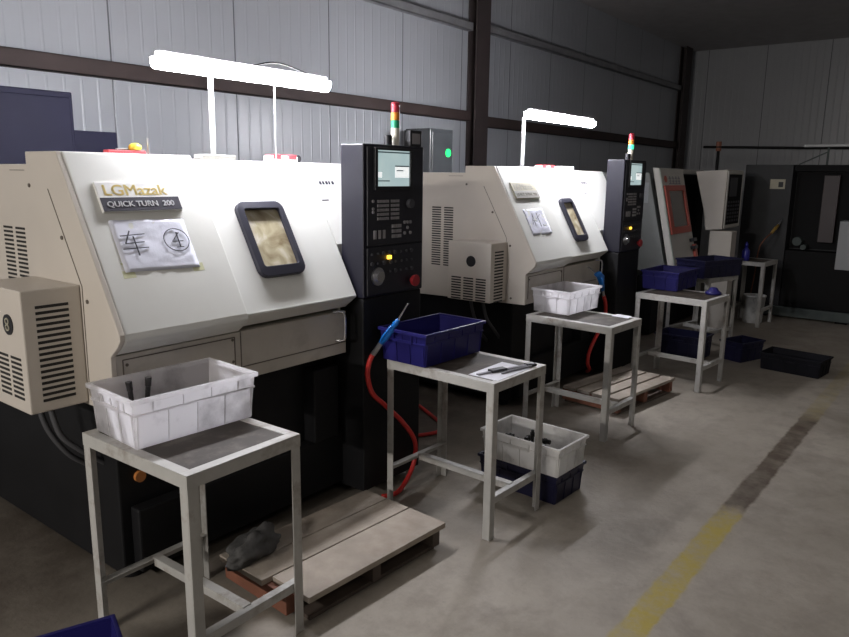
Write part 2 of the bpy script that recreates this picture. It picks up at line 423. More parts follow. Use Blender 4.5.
def lathe(X, label, first):
    O = Vector((X+.85, 3.0, 0))
    t = thing('cnc_lathe', label, 'lathe', O, 0, 'cream CNC lathes in the row')
    P = lambda mb, name, m, par=t, bevel=0., seg=2: mb.build(name, m, par, bevel, O, seg)
    # black base with chip tray
    b = MB(); b.box(X+.06, X+1.70, 2.44, 3.88, .06, .765); b.box(X+.10, X+1.66, 2.38, 2.44, .08, .34)
    for fx in (.15, .8, 1.5):
        for fy in (2.55, 3.75): b.cyl((X+fx, fy, 0), (X+fx, fy, .07), .05)
    b.box(X+1.0, X+1.16, 2.36, 2.44, .34, .70)
    P(b, 'base', 'black_base', bevel=.008)
    # end panel (side towards the camera)
    prof = [(SY+.33+.004, SZ+.60+.012), (SY-.004, SZ), (SY-.004, SZ-.022), (SY+.018, SZ-.048), (2.315, .968), (2.315, .765), (3.88, .735), (3.88, 1.622), (2.815, 1.622), (2.815, 1.667)]
    ep = P(MB().xprism(prof, X, X+.02), 'end_panel', 'cream', bevel=.003)
    b = MB()
    for (y0, z0), (y1, z1) in (((2.66, 1.535), (2.47, 1.20)), ((2.47, 1.20), (2.475, .80)), ((2.83, 1.60), (2.95, 1.60))):
        b.bar((X-.001, y0, z0), (X-.001, y1, z1), .0025, .0025)
    for y, z in ((2.80, 1.545), (2.585, 1.365), (2.44, 1.15), (2.42, .80)): b.cyl((X-.004, y, z), (X+.002, y, z), .0075, n=10)
    P(b, 'panel_joint', 'seam', ep)
    b = MB()
    for c in range(2):
        for k in range(25):
            y1 = 3.055 - c*.105 + (0 if first else .035); z = 1.385 - k*.0168
            b.box(X-.0015, X+.002, y1-.078, y1, z-.0085, z)
    P(b, 'vent_slots', 'slot_dark', ep)
    # fixed front cover, left of the door
    pf = [(SY+.33, SZ+.60), (SY, SZ), (SY-.006, SZ-.022), (SY+.014, SZ-.046), (2.315, .972), (2.40, .972), (2.75, 1.60), (2.75, 1.655)]
    pf2 = [(y, z) for y, z in pf]; pf2[0] = (SY+.33, SZ+.612); pf2[-1] = (2.75, 1.667)
    P(MB().xprism(pf2, X+.021, X+.545), 'front_cover', 'white_paint', bevel=.006, seg=3)
    # sliding door, set a little behind the fixed cover
    def inset(p, d): return [(y + d*.876, z - d*.2) for y, z in p]
    pd = inset(pf, .014); pd[2] = (pd[2][0], SZ-.012); pd[3] = (pd[3][0], SZ-.028); pd[4] = (2.33, .985)
    dr = P(MB().xprism(pd, X+.546, X+1.185), 'sliding_door', 'white_paint', bevel=.006, seg=3)
    # right cover behind the control panel
    yc = 2.386 if first else 2.342
    zc = pd[1][1] + (yc-pd[1][0])/.33*.60
    pr = [(2.745, 1.60), (2.75, 1.652), pd[0], (yc, zc), (yc, .80), (2.75, .80)]
    rc = P(MB().xprism(pr, X+1.186, X+1.73), 'right_cover', 'white_paint')
    P(MB().box(X+.021, X+1.73, 2.752, 3.88, .80, 1.62), 'roof', 'cream', bevel=.004)
    # apron under the lip
    ap = P(MB().box(X+.021, X+1.17, 2.318, 2.40, .765, .968), 'apron', 'apron_paint', bevel=.003)
    b = MB(); y = 2.3175
    for (x0, z0, x1, z1) in ((.045, .950, .525, .950), (.045, .950, .045, .80), (.525, .950, .525, .825), (.56, .82, 1.165, .82), (.555, .968, .555, .82)):
        b.bar((X+x0, y, z0), (X+x1, y, z1), .004, .004, up=(0, 1, 0))
    for x, z in ((.515, .94), (.515, .85), (.06, .93)): b.cyl((X+x, y-.002, z), (X+x, y+.002, z), .006, n=10)
    P(b, 'panel_joint', 'seam', ap)
    b = MB().tube(smooth_path([(X+1.085, 2.318, .972), (X+1.105, 2.287, .974), (X+1.118, 2.275, .955), (X+1.118, 2.275, .86), (X+1.115, 2.285, .838), (X+1.10, 2.318, .836)]), .0065)
    P(b, 'door_handle', 'chrome')
    # window in the door
    w0, w1, s0, s1 = (.672, .925, .137, .483) if first else (.70, .905, .10, .445)
    cx, cs = X+(w0+w1)/2, (s0+s1)/2; w, h_ = w1-w0, s1-s0
    outer = [(cx+a, cs+c) for a, c in rrect(w, h_, .042)]; iw, ih = w-.062, h_-.082
    inner = [(cx+a, cs+c+.004) for a, c in rrect(iw, ih, .012)]
    b = MB(); bm = b.bm; n = len(outer)
    loops = []
    for ring, nn in ((outer, -.012), (outer, .010), (inner, .014), (inner, -.004)):
        loops.append([bm.verts.new(SP(x, s, nn)) for x, s in ring])
    for A, B in zip(loops, loops[1:]):
        for i in range(n): bm.faces.new((A[i], A[(i+1) % n], B[(i+1) % n], B[i]))
    P(b, 'window_frame', 'rubber', dr, .003)
    b = MB(); sprism(b, [(cx-iw/2-.005, cs-ih/2), (cx+iw/2+.005, cs-ih/2), (cx+iw/2+.005, cs+ih/2+.008), (cx-iw/2-.005, cs+ih/2+.008)], -.010, -.003)
    P(b, 'window_pane', 'window', dr)
    # small lettering strips at the door's right edge
    b = MB(); n0, n1 = -.0128, -.0112
    for k, ww in enumerate((.016, .014, .016, .012, .016)):
        sprism(b, [(X+1.225+k*.021, .572), (X+1.225+k*.021+ww, .572), (X+1.225+k*.021+ww, .590), (X+1.225+k*.021, .590)], n0, n1)
    sprism(b, [(X+1.20, .486), (X+1.245, .486), (X+1.245, .492), (X+1.20, .492)], n0, n1)
    P(b, 'warning_strip', 'ink', rc)
    # nameplate
    nx0, nx1, ns0, ns1 = X+.092, X+.412, .452, .572
    pl = MB(); sprism(pl, [(nx0, ns0), (nx1, ns0), (nx1, ns1), (nx0, ns1)], 0, .014)
    npl = P(pl, 'nameplate', 'plate_white' if first else 'label_cream', bevel=.002)
    b = MB(); mid = .508
    sprism(b, [(nx0+.002, ns0+.002), (nx1-.002, ns0+.002), (nx1-.002, mid), (nx0+.002, mid)], .0135, .0155)
    P(b, 'nameplate_band', 'plate_dark' if first else 'plate_grey', npl)
    P(text_mb('LGMazak', .042, frame(SP(nx0+.026, .517, .0142), (1, 0, 0), sv), .0005, .25), 'maker_lettering', 'text_gold' if first else 'faded_letters', npl)
    P(text_mb('QUICK TURN  200', .025, frame(SP(nx0+.022, .467, .0156), (1, 0, 0), sv), .0012, .268), 'model_lettering', 'text_white' if first else 'faded_letters', npl)
    # oil cooler box on the end panel
    ax0, ax1, ay0, ay1, az0, az1 = X-.205, X-.002, 2.485, 2.83, .775, 1.205
    if not first: ax0, ay0, ay1, az0, az1 = X-.20, 2.46, 2.80, .785, 1.175
    cb = P(MB().box(ax0, ax1, ay0, ay1, az0, az1), 'cooler_box', 'cream', bevel=.005)
    b = MB()
    for k in range(17):
        z = az1-.055-k*.0205; b.box(ax0+.045, ax1-.045, ay0-.0012, ay0+.004, z-.010, z)
    for c in range(3):
        for k in range(9):
            z = az1-.235-k*.0175; y0 = ay0+.035+c*.098; b.box(ax0-.0012, ax0+.004, y0, y0+.078, z-.009, z)
    P(b, 'vent_slots', 'slot_dark', cb)
    lx, ly, lz = ax0, (2.59 if first else 2.614), az1-.125
    b = MB().cyl((lx-.004, ly, lz), (lx, ly, lz), .036, n=28)
    P(b, 'round_badge', 'black_plastic', cb)
    if first:
        b = MB()
        for dz in (-.010, .012):
            ring = [(ly+.012*math.cos(2*PI*k/14), lz+dz+.010*math.sin(2*PI*k/14)) for k in range(15)]
            for p, q in zip(ring, ring[1:]): b.bar((lx-.005, *p), (lx-.005, *q), .004, .004)
        P(b, 'badge_mark', 'label_cream', cb)
    # hoses from the cooler to the base
    b = MB()
    for k, (hy, hz) in enumerate(((2.66, .56), (2.56, .60))):
        b.tube(smooth_path([(X-.10, hy+.02, az0), (X-.08, hy, az0-.12), (X-.02, hy-.02, hz-.02), (X+.07, hy-.02, hz-.10)]), .011)
    P(b, 'coolant_hose', 'hose_grey')
    if first: P(MB().cyl((X+.145, 2.425, .45), (X+.145, 2.44, .45), .022), 'drain_cap', 'orange')
    # control panel column
    px0, px1, py0, py1 = X+1.2, X+1.645, 2.23, 2.372
    if not first: py0, py1 = 2.185, 2.328; px0, px1 = X+1.222, X+1.655
    cp = P(MB().box(px0, px1, py0, py1, 1.03, 1.738), 'control_panel', 'panel_navy', bevel=.006)
    P(MB().box(px0+.004, px1-.004, py0+.006, 2.435, .06, 1.0285), 'control_column', 'black_base', bevel=.006)
    f = py0
    P(MB().box(px0+.02, px1-.015, f-.008, f+.002, 1.275, 1.725), 'display_panel', 'panel_face', cp, .003)
    P(MB().box(px0+.02, px1-.015, f-.006, f+.002, 1.04, 1.265), 'switch_panel', 'panel_face', cp, .003)
    g = f-.0085
    b = MB(); sx0, sx1, sz0, sz1 = px0+.08, px0+.318, 1.548, 1.712   # raised bezel
    for a in ((sx0-.02, sx1+.02, sz1, sz1+.012), (sx0-.02, sx1+.02, sz0-.018, sz0), (sx0-.02, sx0, sz0, sz1), (sx1, sx1+.02, sz0, sz1)):
        b.box(a[0], a[1], g-.012, g+.002, a[2], a[3])
    P(b, 'screen_bezel', 'black_plastic', cp, .002)
    P(MB().box(sx0, sx1, g-.003, g+.001, sz0, sz1), 'screen', 'screen', cp)
    b = MB(); b.box(sx0+.13, sx1-.004, g-.0045, g-.002, sz0+.04, sz0+.09); b.box(sx0+.005, sx0+.035, g-.0045, g-.002, sz0+.04, sz0+.065)
    P(b, 'screen_windows', 'screen_white', cp)
    b = MB(); b.box(sx0+.13, sx1-.004, g-.0045, g-.002, sz0+.09, sz0+.096); b.box(sx0+.005, sx0+.09, g-.0045, g-.002, sz0+.022, sz0+.027); b.box(sx0+.14, sx0+.19, g-.006, g-.004, sz0+.070, sz0+.075)
    b.box(sx0, sx1, g-.0045, g-.002, sz1-.012, sz1-.006)
    P(b, 'screen_text', 'screen_line', cp)
    b = MB()
    for r in range(5):
        for c in range(4): b.box(px0+.085+c*.021, px0+.102+c*.021, g-.005, g, 1.485-r*.020-.013, 1.485-r*.020)
        for c in range(3): b.box(px0+.182+c*.021, px0+.199+c*.021, g-.005, g, 1.485-r*.020-.013, 1.485-r*.020)
    for r in range(3):
        for c in range(3): b.box(px0+.19+c*.024, px0+.210+c*.024, g-.005, g, 1.368-r*.024-.016, 1.368-r*.024)
    for c in range(3): b.box(px0+.06+c*.032, px0+.076+c*.032, g-.005, g, 1.305, 1.345)
    for c, r in ((0, 0), (1, 0), (2, 0), (0, 2), (2, 2), (1, 1)):
        b.cyl((px0+.285+c*.022, g-.006, 1.375-r*.026), (px0+.285+c*.022, g, 1.375-r*.026), .008, n=12)
    for z in (1.48, 1.445, 1.43): b.cyl((px0+.055, g-.005, z), (px0+.055, g, z), .007, n=12)
    P(b, 'keypad', 'key_grey', cp)
    P(MB().cyl((px0+.32, g-.02, 1.465), (px0+.32, g, 1.465), .022), 'selector_dial', 'key_dim', cp)
    P(MB().box(px0+.158, px0+.182, g-.008, g+.002, 1.205, 1.222), 'start_lamp', 'amber_led', cp)
    b = MB()
    for k in range(26):
        x = px0+.05+.042*(k % 8)+random.uniform(-.006, .006); z = 1.235-.045*(k//8)
        if abs(x-px0-.10) < .06 and z < 1.19: continue
        b.cyl((x, g-.006, z), (x, g+.002, z), random.choice((.006, .008, .010)), n=10)
    P(b, 'switches', 'key_dim', cp)
    dz = 1.128
    P(MB().cyl((px0+.09, g-.006, dz), (px0+.09, g+.002, dz), .043, n=28), 'hand_wheel', 'steel', cp)
    P(MB().cyl((px0+.09, g-.022, dz), (px0+.09, g-.006, dz), .026, n=24), 'hand_wheel_knob', 'chrome', cp)
    b = MB().cyl((px0+.345, g-.012, 1.085), (px0+.345, g+.002, 1.085), .014); b.cyl((px0+.345, g-.032, 1.085), (px0+.345, g-.012, 1.085), .030, .026)
    P(b, 'emergency_stop', 'estop_red', cp, .003)
    b = MB(); b.box(px0+.35, px0+.44, py0+.01, py0+.05, 1.7385, 1.815)
    if first:
        P(b, 'label_box', 'black_plastic', cp, .003)
        P(MB().box(px0+.365, px0+.425, py0+.0085, py0+.0105, 1.75, 1.80), 'label', 'key_grey', cp)
    else: b.bm.free()
    # signal tower
    tx, ty = (X+1.513, 2.305) if first else (X+1.49, 2.255)
    z0 = 1.738
    P(MB().cyl((tx, ty, z0), (tx, ty, z0+.085), .021), 'signal_base', 'stack_base', cp)
    seq = (('stack_green' if first else 'stack_green_lit'), 'stack_amber', 'stack_red')
    for k, nm in enumerate(('green_light', 'amber_light', 'red_light')):
        P(MB().cyl((tx, ty, z0+.0855+k*.037), (tx, ty, z0+.0855+k*.037+.0355), .0215), nm, seq[k], cp)
    b = MB().lathe([(.0215, 0), (.021, .006), (.012, .011), (.001, .012)], (tx, ty, z0+.197), 20)
    P(b, 'signal_cap', 'stack_red', cp)
    P(MB().cyl((tx-.055, ty, z0), (tx-.055, ty, z0+.05), .020), 'buzzer', 'black_plastic', cp)
    return t

X1, X2 = 1.24, 4.105
lathe(X1, 'white CNC lathe closest to the camera, with a taped sign numbered 4', True)
lathe(X2, 'white CNC lathe in the middle of the row, with a crumpled unreadable notice', False)

# taped notices on the sloping covers (loose sheets held with tape)
def notice(X, first):
    x0, x1, s0, s1 = (X+.100, X+.402, .222, .425) if first else (X+.12, X+.385, .185, .375)
    O = SP((x0+x1)/2, (s0+s1)/2, .0)
    t = thing('paper_notice', 'white sheet with a handwritten circled 4, taped below the gold lettered nameplate' if first else 'crumpled white sheet taped below the faded nameplate of the second lathe', 'notice', O, 0, 'taped notices on the lathes')
    b = MB(); N_ = 14
    random.seed(3)
    g = [[b.bm.verts.new(SP(x0+(x1-x0)*i/N_, s0+(s1-s0)*j/N_ - (.008*(i/N_) if first else 0), .0045 + random.uniform(-.0015, .0015)*(1 if first else 2.6))) for i in range(N_+1)] for j in range(N_+1)]
    for j in range(N_):
        for i in range(N_):
            f = b.bm.faces.new((g[j][i], g[j][i+1], g[j+1][i+1], g[j+1][i])); f.smooth = True
    sh = b.build('sheet', 'paper', t, 0, O)
    so = sh.modifiers.new('thick', 'SOLIDIFY'); so.thickness = .0012
    if first:
        b = MB()
        for a, c in (((x0-.012, s0-.022), (x0+.035, s0+.006)), ((x1-.03, s0-.022), (x1+.018, s0+.010)), ((x0-.008, s0+.03), (x0+.006, s1+.006)), ((x0-.006, s1-.006), (x0+.10, s1+.006))):
            sprism(b, [(a[0], a[1]), (c[0], a[1]), (c[0], c[1]), (a[0], c[1])], .0008, .0022)
        b.build('tape', 'tape', t, 0, O)
        D = X-1.24
        def stroke(b, p, q, w=.0042):
            b.bar(SP(p[0]+D, p[1], .0078), SP(q[0]+D, q[1], .0078), w, .001, up=nv)
        b = MB()
        for p, q, w in (((1.363, .360), (1.46, .363), .0035), ((1.404, .378), (1.375, .329), .005), ((1.374, .329), (1.449, .332), .0035), ((1.359, .309), (1.459, .309), .0035), ((1.412, .356), (1.413, .280), .0055)):
            stroke(b, p, q, w)
        b.build('handwritten_character', 'ink', t, 0, O)
        b = MB(); R0 = [(1.582+.052*math.cos(2*PI*k/32), .331+.046*math.sin(2*PI*k/32)) for k in range(33)]
        for p, q in zip(R0, R0[1:]): stroke(b, p, q, .0035)
        for p, q, w in (((1.600, .361), (1.562, .325), .0035), ((1.562, .325), (1.609, .325), .0035), ((1.590, .362), (1.589, .301), .006), ((1.572, .301), (1.604, .301), .003)):
            stroke(b, p, q, w)
        b.build('circled_number', 'ink', t, 0, O)
    else:
        b = MB()
        for p, q in (((.17, .26), (.21, .34)), ((.21, .34), (.2, .25)), ((.25, .3), (.31, .33)), ((.27, .34), (.27, .24)), ((.30, .25), (.34, .24)), ((.19, .29), (.24, .28))):
            b.bar(SP(X+p[0], p[1], .0098), SP(X+q[0], q[1], .0098), .004, .001, up=nv)
        b.build('handwriting', 'ink_grey', t, 0, O)
notice(X1, True); notice(X2, False)

# electrical cabinets standing behind the lathes
for X, lab, m in ((X1, 'dark blue electrical cabinet rising behind the nearest lathe', 'cab_blue'), (X2, 'dark grey electrical cabinet with a green reflection behind the second lathe', 'cab_grey')):
    O = Vector((X+.2, 3.95+.2, 0)); y0 = 3.905
    k = y0/3.2
    t = thing('electrical_cabinet', lab, 'cabinet', (0, 0, 0), 0, 'electrical cabinets behind the lathes')
    xr = (1.63 if X == X1 else 4.493)*k; top = 1.6+(1.934-1.6)*k
    wd = .60 if X == X1 else .34
    t.location = (xr-wd/2, y0+.14, 0); OO = t.location.copy()
    MB().box(xr-wd, xr, y0, y0+.28, 0, top).build('cabinet_body', m, t, .006, OO)
    MB().box(xr-wd+.02, xr-.02, y0-.012, y0, .2, top-.03).build('cabinet_door', m, t, .004, OO)
    if X == X1:
        MB().box(xr+.002, xr+.25, y0+.02, y0+.28, 0, 1.6+.176*k).build('side_box', m, t, .004, OO)
    else:
        b = MB().cyl((xr-.09, y0-.02, 1.802), (xr-.09, y0-.012, 1.802), .036); b.build('reflection_spot', 'green_reflection', t, 0, OO)  # glowing disc painted in for a green reflection on the cabinet
        MB().cyl((xr+.0, y0+.1, 1.835), (xr+.09, y0+.1, 1.835), .016).build('cable_gland', 'black_plastic', t, 0, OO)

# batten lights on posts standing on the lathe roofs
def batten(x0, x1, y, z, lab, posts, lit=True, r=.033):
    O = Vector(((x0+x1)/2, y, z))
    t = thing('batten_light', lab, 'light', O, 0, 'batten lights along the machines')
    MB().box(x0+.01, x1-.01, y-.02, y+.02, z+.018, z+.042).build('housing', 'batten_white', t, .004, O)
    pr = [(math.cos(a)*r, math.sin(a)*r*.9) for a in [PI*(1+k/10) for k in range(11)]] + [(r, .018), (-r, .018)]
    b = MB().prism(pr, lambda a, c: Vector((x0, y+a, z+c)), lambda a, c: Vector((x1, y+a, z+c)))
    b.build('diffuser', 'tube_lit' if lit else 'tube_off', t, 0, O)
    for i, (px, py, pz, rr, zt) in enumerate(posts):
        b = MB().tube(smooth_path([(px, py, pz), (px, py, zt-.06), (px, py, zt-.015), (px+.02, py-.0, zt+.008), (px+.06, y, zt+.01)]) if rr > .008 else [(px, py, pz), (px, py, zt)], rr)
        b.build('post', 'batten_white', t, 0, O)
    if lit and len(posts) > 1:
        b = MB().tube(smooth_path([(posts[0][0]+.2, y+.02, z+.045), (posts[0][0]+.35, y+.03, z+.075), (x1-.1, y+.02, z+.045)]), .004); b.build('wire', 'cable_black', t, 0, O)
    return t, O
t, O = batten(1.66, 2.58, 2.60, 2.02, 'long lit white batten light on a post above the nearest lathe', ((1.955, 2.66, 1.676, .011, 2.035), (2.305, 2.66, 1.655, .003, 2.03)))
MB().box(1.875, 2.05, 2.63, 2.69, 1.6545, 1.676).build('post_foot', 'plate_grey', t, .004, O)
t, O = batten(4.47, 5.49, 2.55, 2.02, 'lit batten light on a bent post above the second lathe', ((4.60, 2.66, 1.668, .013, 2.005),))
MB().box(4.56, 4.64, 2.63, 2.69, 1.666, 1.672).build('post_foot', 'batten_white', t, .002, O)
ul = thing('batten_light', 'unlit pale batten light on a bracket above the dark machine at the back', 'light', (9.6, 1.2, 2.0), 0, 'batten lights along the machines')
O = Vector((9.6, 1.2, 2.0))
MB().box(9.57, 9.63, .6, 1.75, 1.985, 2.015).build('diffuser', 'tube_off', ul, .006, O)
b = MB().bar((9.6, 1.49, 1.99), (9.6, 1.49, 1.781), .02, .02); b.bar((9.6, 1.49, 1.93), (9.6, 1.78, 1.787), .014, .014); b.build('bracket', 'm4_base', ul, 0, O)

# things lying on the lathe roofs
t = thing('hand_tool', 'small yellow capped object with red base on the nearest lathe roof', 'tool', (1.60, 2.72, 1.667)); O = t.location.copy()
MB().lathe([(.001, .018), (.022, .018), (.026, .028), (.022, .038), (.010, .044), (.001, .045)], O+Vector((.025, 0, 0)), 20).build('cap', 'yellow', t, 0, O)
MB().box(1.50, 1.66, 2.70, 2.74, 1.668, 1.682).build('base', 'red', t, .003, O)
MB().box(1.56, 1.685, 2.745, 2.755, 1.668, 1.69).build('blade', 'steel', t, .001, O)
MB().cyl((1.69, 2.73, 1.668), (1.69, 2.73, 1.735), .005).build('rod', 'steel', t, 0, O)
def roof_box(x, y, z, lab, w):
    t = thing('tool_box', lab, 'box', (x, y, z), 0, 'red and white boxes on the lathe roofs'); O = t.location.copy()
    MB().box(x-w/2, x+w/2, y-.03, y+.03, z+.001, z+.032).build('body', 'batten_white', t, .006, O)
    for k in (-.42, .15): MB().box(x+w*k, x+w*k+w*.28, y-.033, y+.033, z+.016, z+.038).build('red_lid', 'red', t, .003, O)
    MB().cyl((x+w/2+.012, y-.02, z+.02), (x+w/2+.012, y+.02, z+.02), .018).build('wheel', 'black_plastic', t, 0, O)
roof_box(2.40, 2.735, 1.652, 'red and white box on the nearest lathe roof under the batten light', .17)
roof_box(5.0, 2.69, 1.652, 'red and white box on the second lathe roof', .22)
b = MB().box(5.16, 5.42, 2.65, 2.73, 1.6535, 1.685); tag(b.build('carton', 'paper_plain', None, .004), 'pale carton on the second lathe roof beside the red and white box', 'box')

# ------------------------------------------------------------------ work tables
def table(cx, cy, w, d, h, rz, lab, mid=True):
    t = thing('work_table', lab, 'table', (cx, cy, 0), rz, 'welded angle iron work tables')
    a, th = .038, .005
    def pt(mb, name, m, bv=.0015): return mb.build(name, m, t, bv)
    for sx in (-1, 1):
        for sy in (-1, 1):
            x, y = sx*w/2, sy*d/2
            b = MB(); b.box(*sorted((x, x-sx*a)), *sorted((y, y-sy*th)), 0, h-.002); b.box(*sorted((x, x-sx*th)), *sorted((y-sy*th, y-sy*a)), 0, h-.002)
            pt(b, 'leg', 'table_paint')
    b = MB(); z0, z1 = h-.040, h
    e = .0012
    b.box(-w/2-e, w/2+e, -d/2-e, -d/2+th, z0, z1); b.box(-w/2-e, w/2+e, d/2-th, d/2+e, z0, z1)
    b.box(-w/2-e, -w/2+th, -d/2+th, d/2-th, z0, z1); b.box(w/2-th, w/2+e, -d/2+th, d/2-th, z0, z1)
    # top flanges
    b.box(-w/2-e, w/2+e, -d/2-e, -d/2+.036, z1, z1+.004); b.box(-w/2-e, w/2+e, d/2-.036, d/2+e, z1, z1+.004)
    b.box(-w/2-e, -w/2+.036, -d/2+.036, d/2-.036, z1, z1+.004); b.box(w/2-.036, w/2+e, -d/2+.036, d/2-.036, z1, z1+.004)
    pt(b, 'top_frame', 'table_paint', .001)
    pt(MB().box(-w/2+.036, w/2-.036, -d/2+.036, d/2-.036, h-.004, h+.002), 'tabletop', 'table_plate', 0)
    z = .19
    for sy in (-1, 1):
        b = MB(); y = sy*(d/2-.008); b.box(-w/2+th, w/2-th, *sorted((y, y-sy*.030)), z, z+.005); b.box(-w/2+th, w/2-th, *sorted((y, y-sy*.004)), z-.028, z)
        pt(b, 'stretcher', 'table_paint')
    if not mid: return t
    b = MB(); b.box(-.017, .017, -d/2+.03, d/2-.03, z+.005, z+.010); b.box(-.017, -.013, -d/2+.04, d/2-.04, z-.022, z+.005)
    pt(b, 'stretcher', 'table_paint')
    return t
R = math.radians
table(1.338, 2.008, .445, .575, .735, R(.9), 'grey angle iron table nearest the camera, carrying a white crate')
table(2.742, 1.85, .43, .62, .727, R(-2.3), 'grey angle iron table carrying a blue crate and a sheet of paper')
table(4.22, 1.942, .41, .605, .718, R(-3.6), 'grey angle iron table with a white crate beside the second lathe')
table(5.69, 1.785, .45, .57, .705, R(-5.6), 'grey angle iron table with a blue crate and small blue cone')
table(7.05, 2.03, .50, .42, .70, R(-15), 'grey table mostly hidden under the wide dark blue crate')
table(8.60, 1.94, .46, .36, .715, R(-4), 'grey table with a blue bottle in front of the dark machine', False)

# ------------------------------------------------------------------ crates
def crate(cx, cy, z, w, d, h, rz, m, lab, taper=.012, group=None):
    """stacking crate, outside rim size w x d"""
    t = thing('plastic_crate', lab, 'crate', (cx, cy, z), rz, group or 'plastic stacking crates')
    th = .004
    def ring(i, zz, f):                                   # i inset at height fraction f
        k = taper*(1-f)+i; return [(-w/2+k, -d/2+k, zz), (w/2-k, -d/2+k, zz), (w/2-k, d/2-k, zz), (-w/2+k, d/2-k, zz)]
    b = MB(); bm = b.bm; e = .010
    L = [ring(e, .001, 0), ring(e, h-.012, 1), ring(e+th, h-.012, 1), ring(e+th, .008, 0)]
    V = [[bm.verts.new(p) for p in r] for r in L]
    for A, B in zip(V, V[1:]):
        for i in range(4): bm.faces.new((A[i], A[(i+1) % 4], B[(i+1) % 4], B[i]))
    bm.faces.new(V[0][::-1]); bm.faces.new(V[-1])
    # ribs: upright fins and a band all round
    zb = h*.68
    def wallpt(side, u, zz, out):
        f = zz/h; k = taper*(1-f)+e-out
        return {0: (u, -d/2+k, zz), 1: (w/2-k, u, zz), 2: (u, d/2-k, zz), 3: (-w/2+k, u, zz)}[side]
    for side, L_ in ((0, w), (1, d), (2, w), (3, d)):
        nn = max(3, round(L_/.11)); nrm = ((0, -1, 0), (1, 0, 0), (0, 1, 0), (-1, 0, 0))[side]
        for k in range(nn+1):
            u = -L_/2+taper+.014+(L_-2*taper-.028)*k/nn
            b.bar(wallpt(side, u, .004, .002), wallpt(side, u, zb, .002), .0035, .005, up=nrm)
            if k < nn: 
                u2 = u+(L_-2*taper-.028)/nn*.5; b.bar(wallpt(side, u2, zb, .002), wallpt(side, u2, h-.012, .002), .003, .005, up=nrm)
        b.bar(wallpt(side, -L_/2+.012, zb, .003), wallpt(side, L_/2-.012, zb, .003), .006, .005, up=nrm)
    b.build('body', m, t)
    b = MB(); bm = b.bm
    V = []
    for i, zz in ((0, h-.016), (0, h), (.013, h), (.013, h-.016)):
        V.append([bm.verts.new((sx*(w/2-i), sy*(d/2-i), zz)) for sx, sy in ((-1, -1), (1, -1), (1, 1), (-1, 1))])
    for A, B in zip(V, V[1:]+V[:1]):
        for i in range(4): bm.faces.new((A[i], A[(i+1) % 4], B[(i+1) % 4], B[i]))
    b.build('rim', m, t, .0025)
    for s in (-1, 1):
        b = MB(); x = s*(w/2-.004)
        b.box(*sorted((x, x-s*.006)), -.055, .055, h-.058, h-.044); b.box(*sorted((x, x-s*.006)), -.060, -.052, h-.058, h-.016); b.box(*sorted((x, x-s*.006)), .052, .060, h-.058, h-.016)
        b.build('handle', m, t, .001)
    return t
crate(1.361, 2.125, .7395, .475, .305, .168, R(-3), 'crate_white', 'clean white crate holding two dark metal pins, on the nearest table')
crate(2.745, 2.05, .7315, .475, .300, .160, R(-2), 'crate_blue', 'bright blue crate beside the air gun and the sheet of paper')
crate(4.375, 2.145, .7225, .435, .30, .155, R(-3), 'crate_white', 'white crate on the table in front of the second lathe')
crate(5.955, 1.985, .7095, .455, .325, .155, R(-3), 'crate_blue', 'blue crate on the table with the small blue cone')
crate(6.99, 1.97, .7045, .58, .33, .165, R(-20), 'crate_navy', 'wide dark blue crate in front of the red-windowed machine')
wf = crate(3.135, 1.68, .157, .295, .475, .155, R(-3), 'crate_white_soiled', 'soiled white crate of dark parts stacked on a navy crate')
crate(3.165, 1.705, 0, .300, .485, .1565, R(-3), 'crate_navy', 'navy crate on the floor beneath the soiled white crate')
crate(6.63, 1.09, 0, .30, .50, .15, R(-8), 'crate_black', 'black crate standing alone in the aisle')
crate(6.57, 2.02, 0, .32, .44, .21, R(-2), 'crate_navy', 'navy crate on the floor behind the table with the blue cone')
crate(6.78, 1.56, 0, .34, .24, .18, R(-20), 'crate_navy', 'navy crate on the floor poking out right of the table legs')
crate(.845, 1.925, 0, .30, .40, .19, R(-20), 'crate_blue', 'blue crate on the floor cut off by the bottom left edge')

# two pins standing in the nearest white crate
for x, lean, lab in ((1.212, -.10, 'left dark metal pin leaning in the nearest white crate'), (1.245, .10, 'right dark metal pin leaning in the nearest white crate')):
    t = thing('metal_pin', lab, 'pin', (x, 2.13, .7485), 0, 'metal pins in the nearest white crate'); 
    MB().cyl((0, 0, .002), (lean*.16, -.005, .150), .007, .0085, n=12).build('shank', 'part_dark', t)
    MB().cyl((lean*.16, -.005, .151), (lean*.19, -.005, .180), .010, .011, n=12).build('head', 'part_dark', t)
# dark parts in the soiled white crate
random.seed(5)
for i in range(30):
    x = random.uniform(-.10, .10); y = random.uniform(-.185, .185); a = random.uniform(0, PI)
    c = Vector((3.135+x, 1.68+y, .157+(.026 if i < 15 else .066)+random.uniform(0, .014)))
    L_ = random.uniform(.04, .075); d = Vector((math.cos(a), math.sin(a), random.uniform(-.1, .1)))*L_/2
    d.x = max(-.03, min(.03, d.x))
    b = MB().cyl(c-d, c+d, .012, n=12); b.cyl(c-d*.25, c+d*.25, .016, n=12)
    tag(b.build('turned_part', 'part_dark'), 'dark turned part lying in the soiled white crate', 'part', 'turned parts in the soiled white crate')
b = MB().cyl((3.16, 1.70, .185), (3.165, 1.705, .305), .008, n=12); b.cyl((3.165, 1.705, .27), (3.165, 1.705, .29), .012, n=12)
tag(b.build('metal_rod', 'part_dark'), 'dark rod standing upright in the soiled white crate', 'rod')

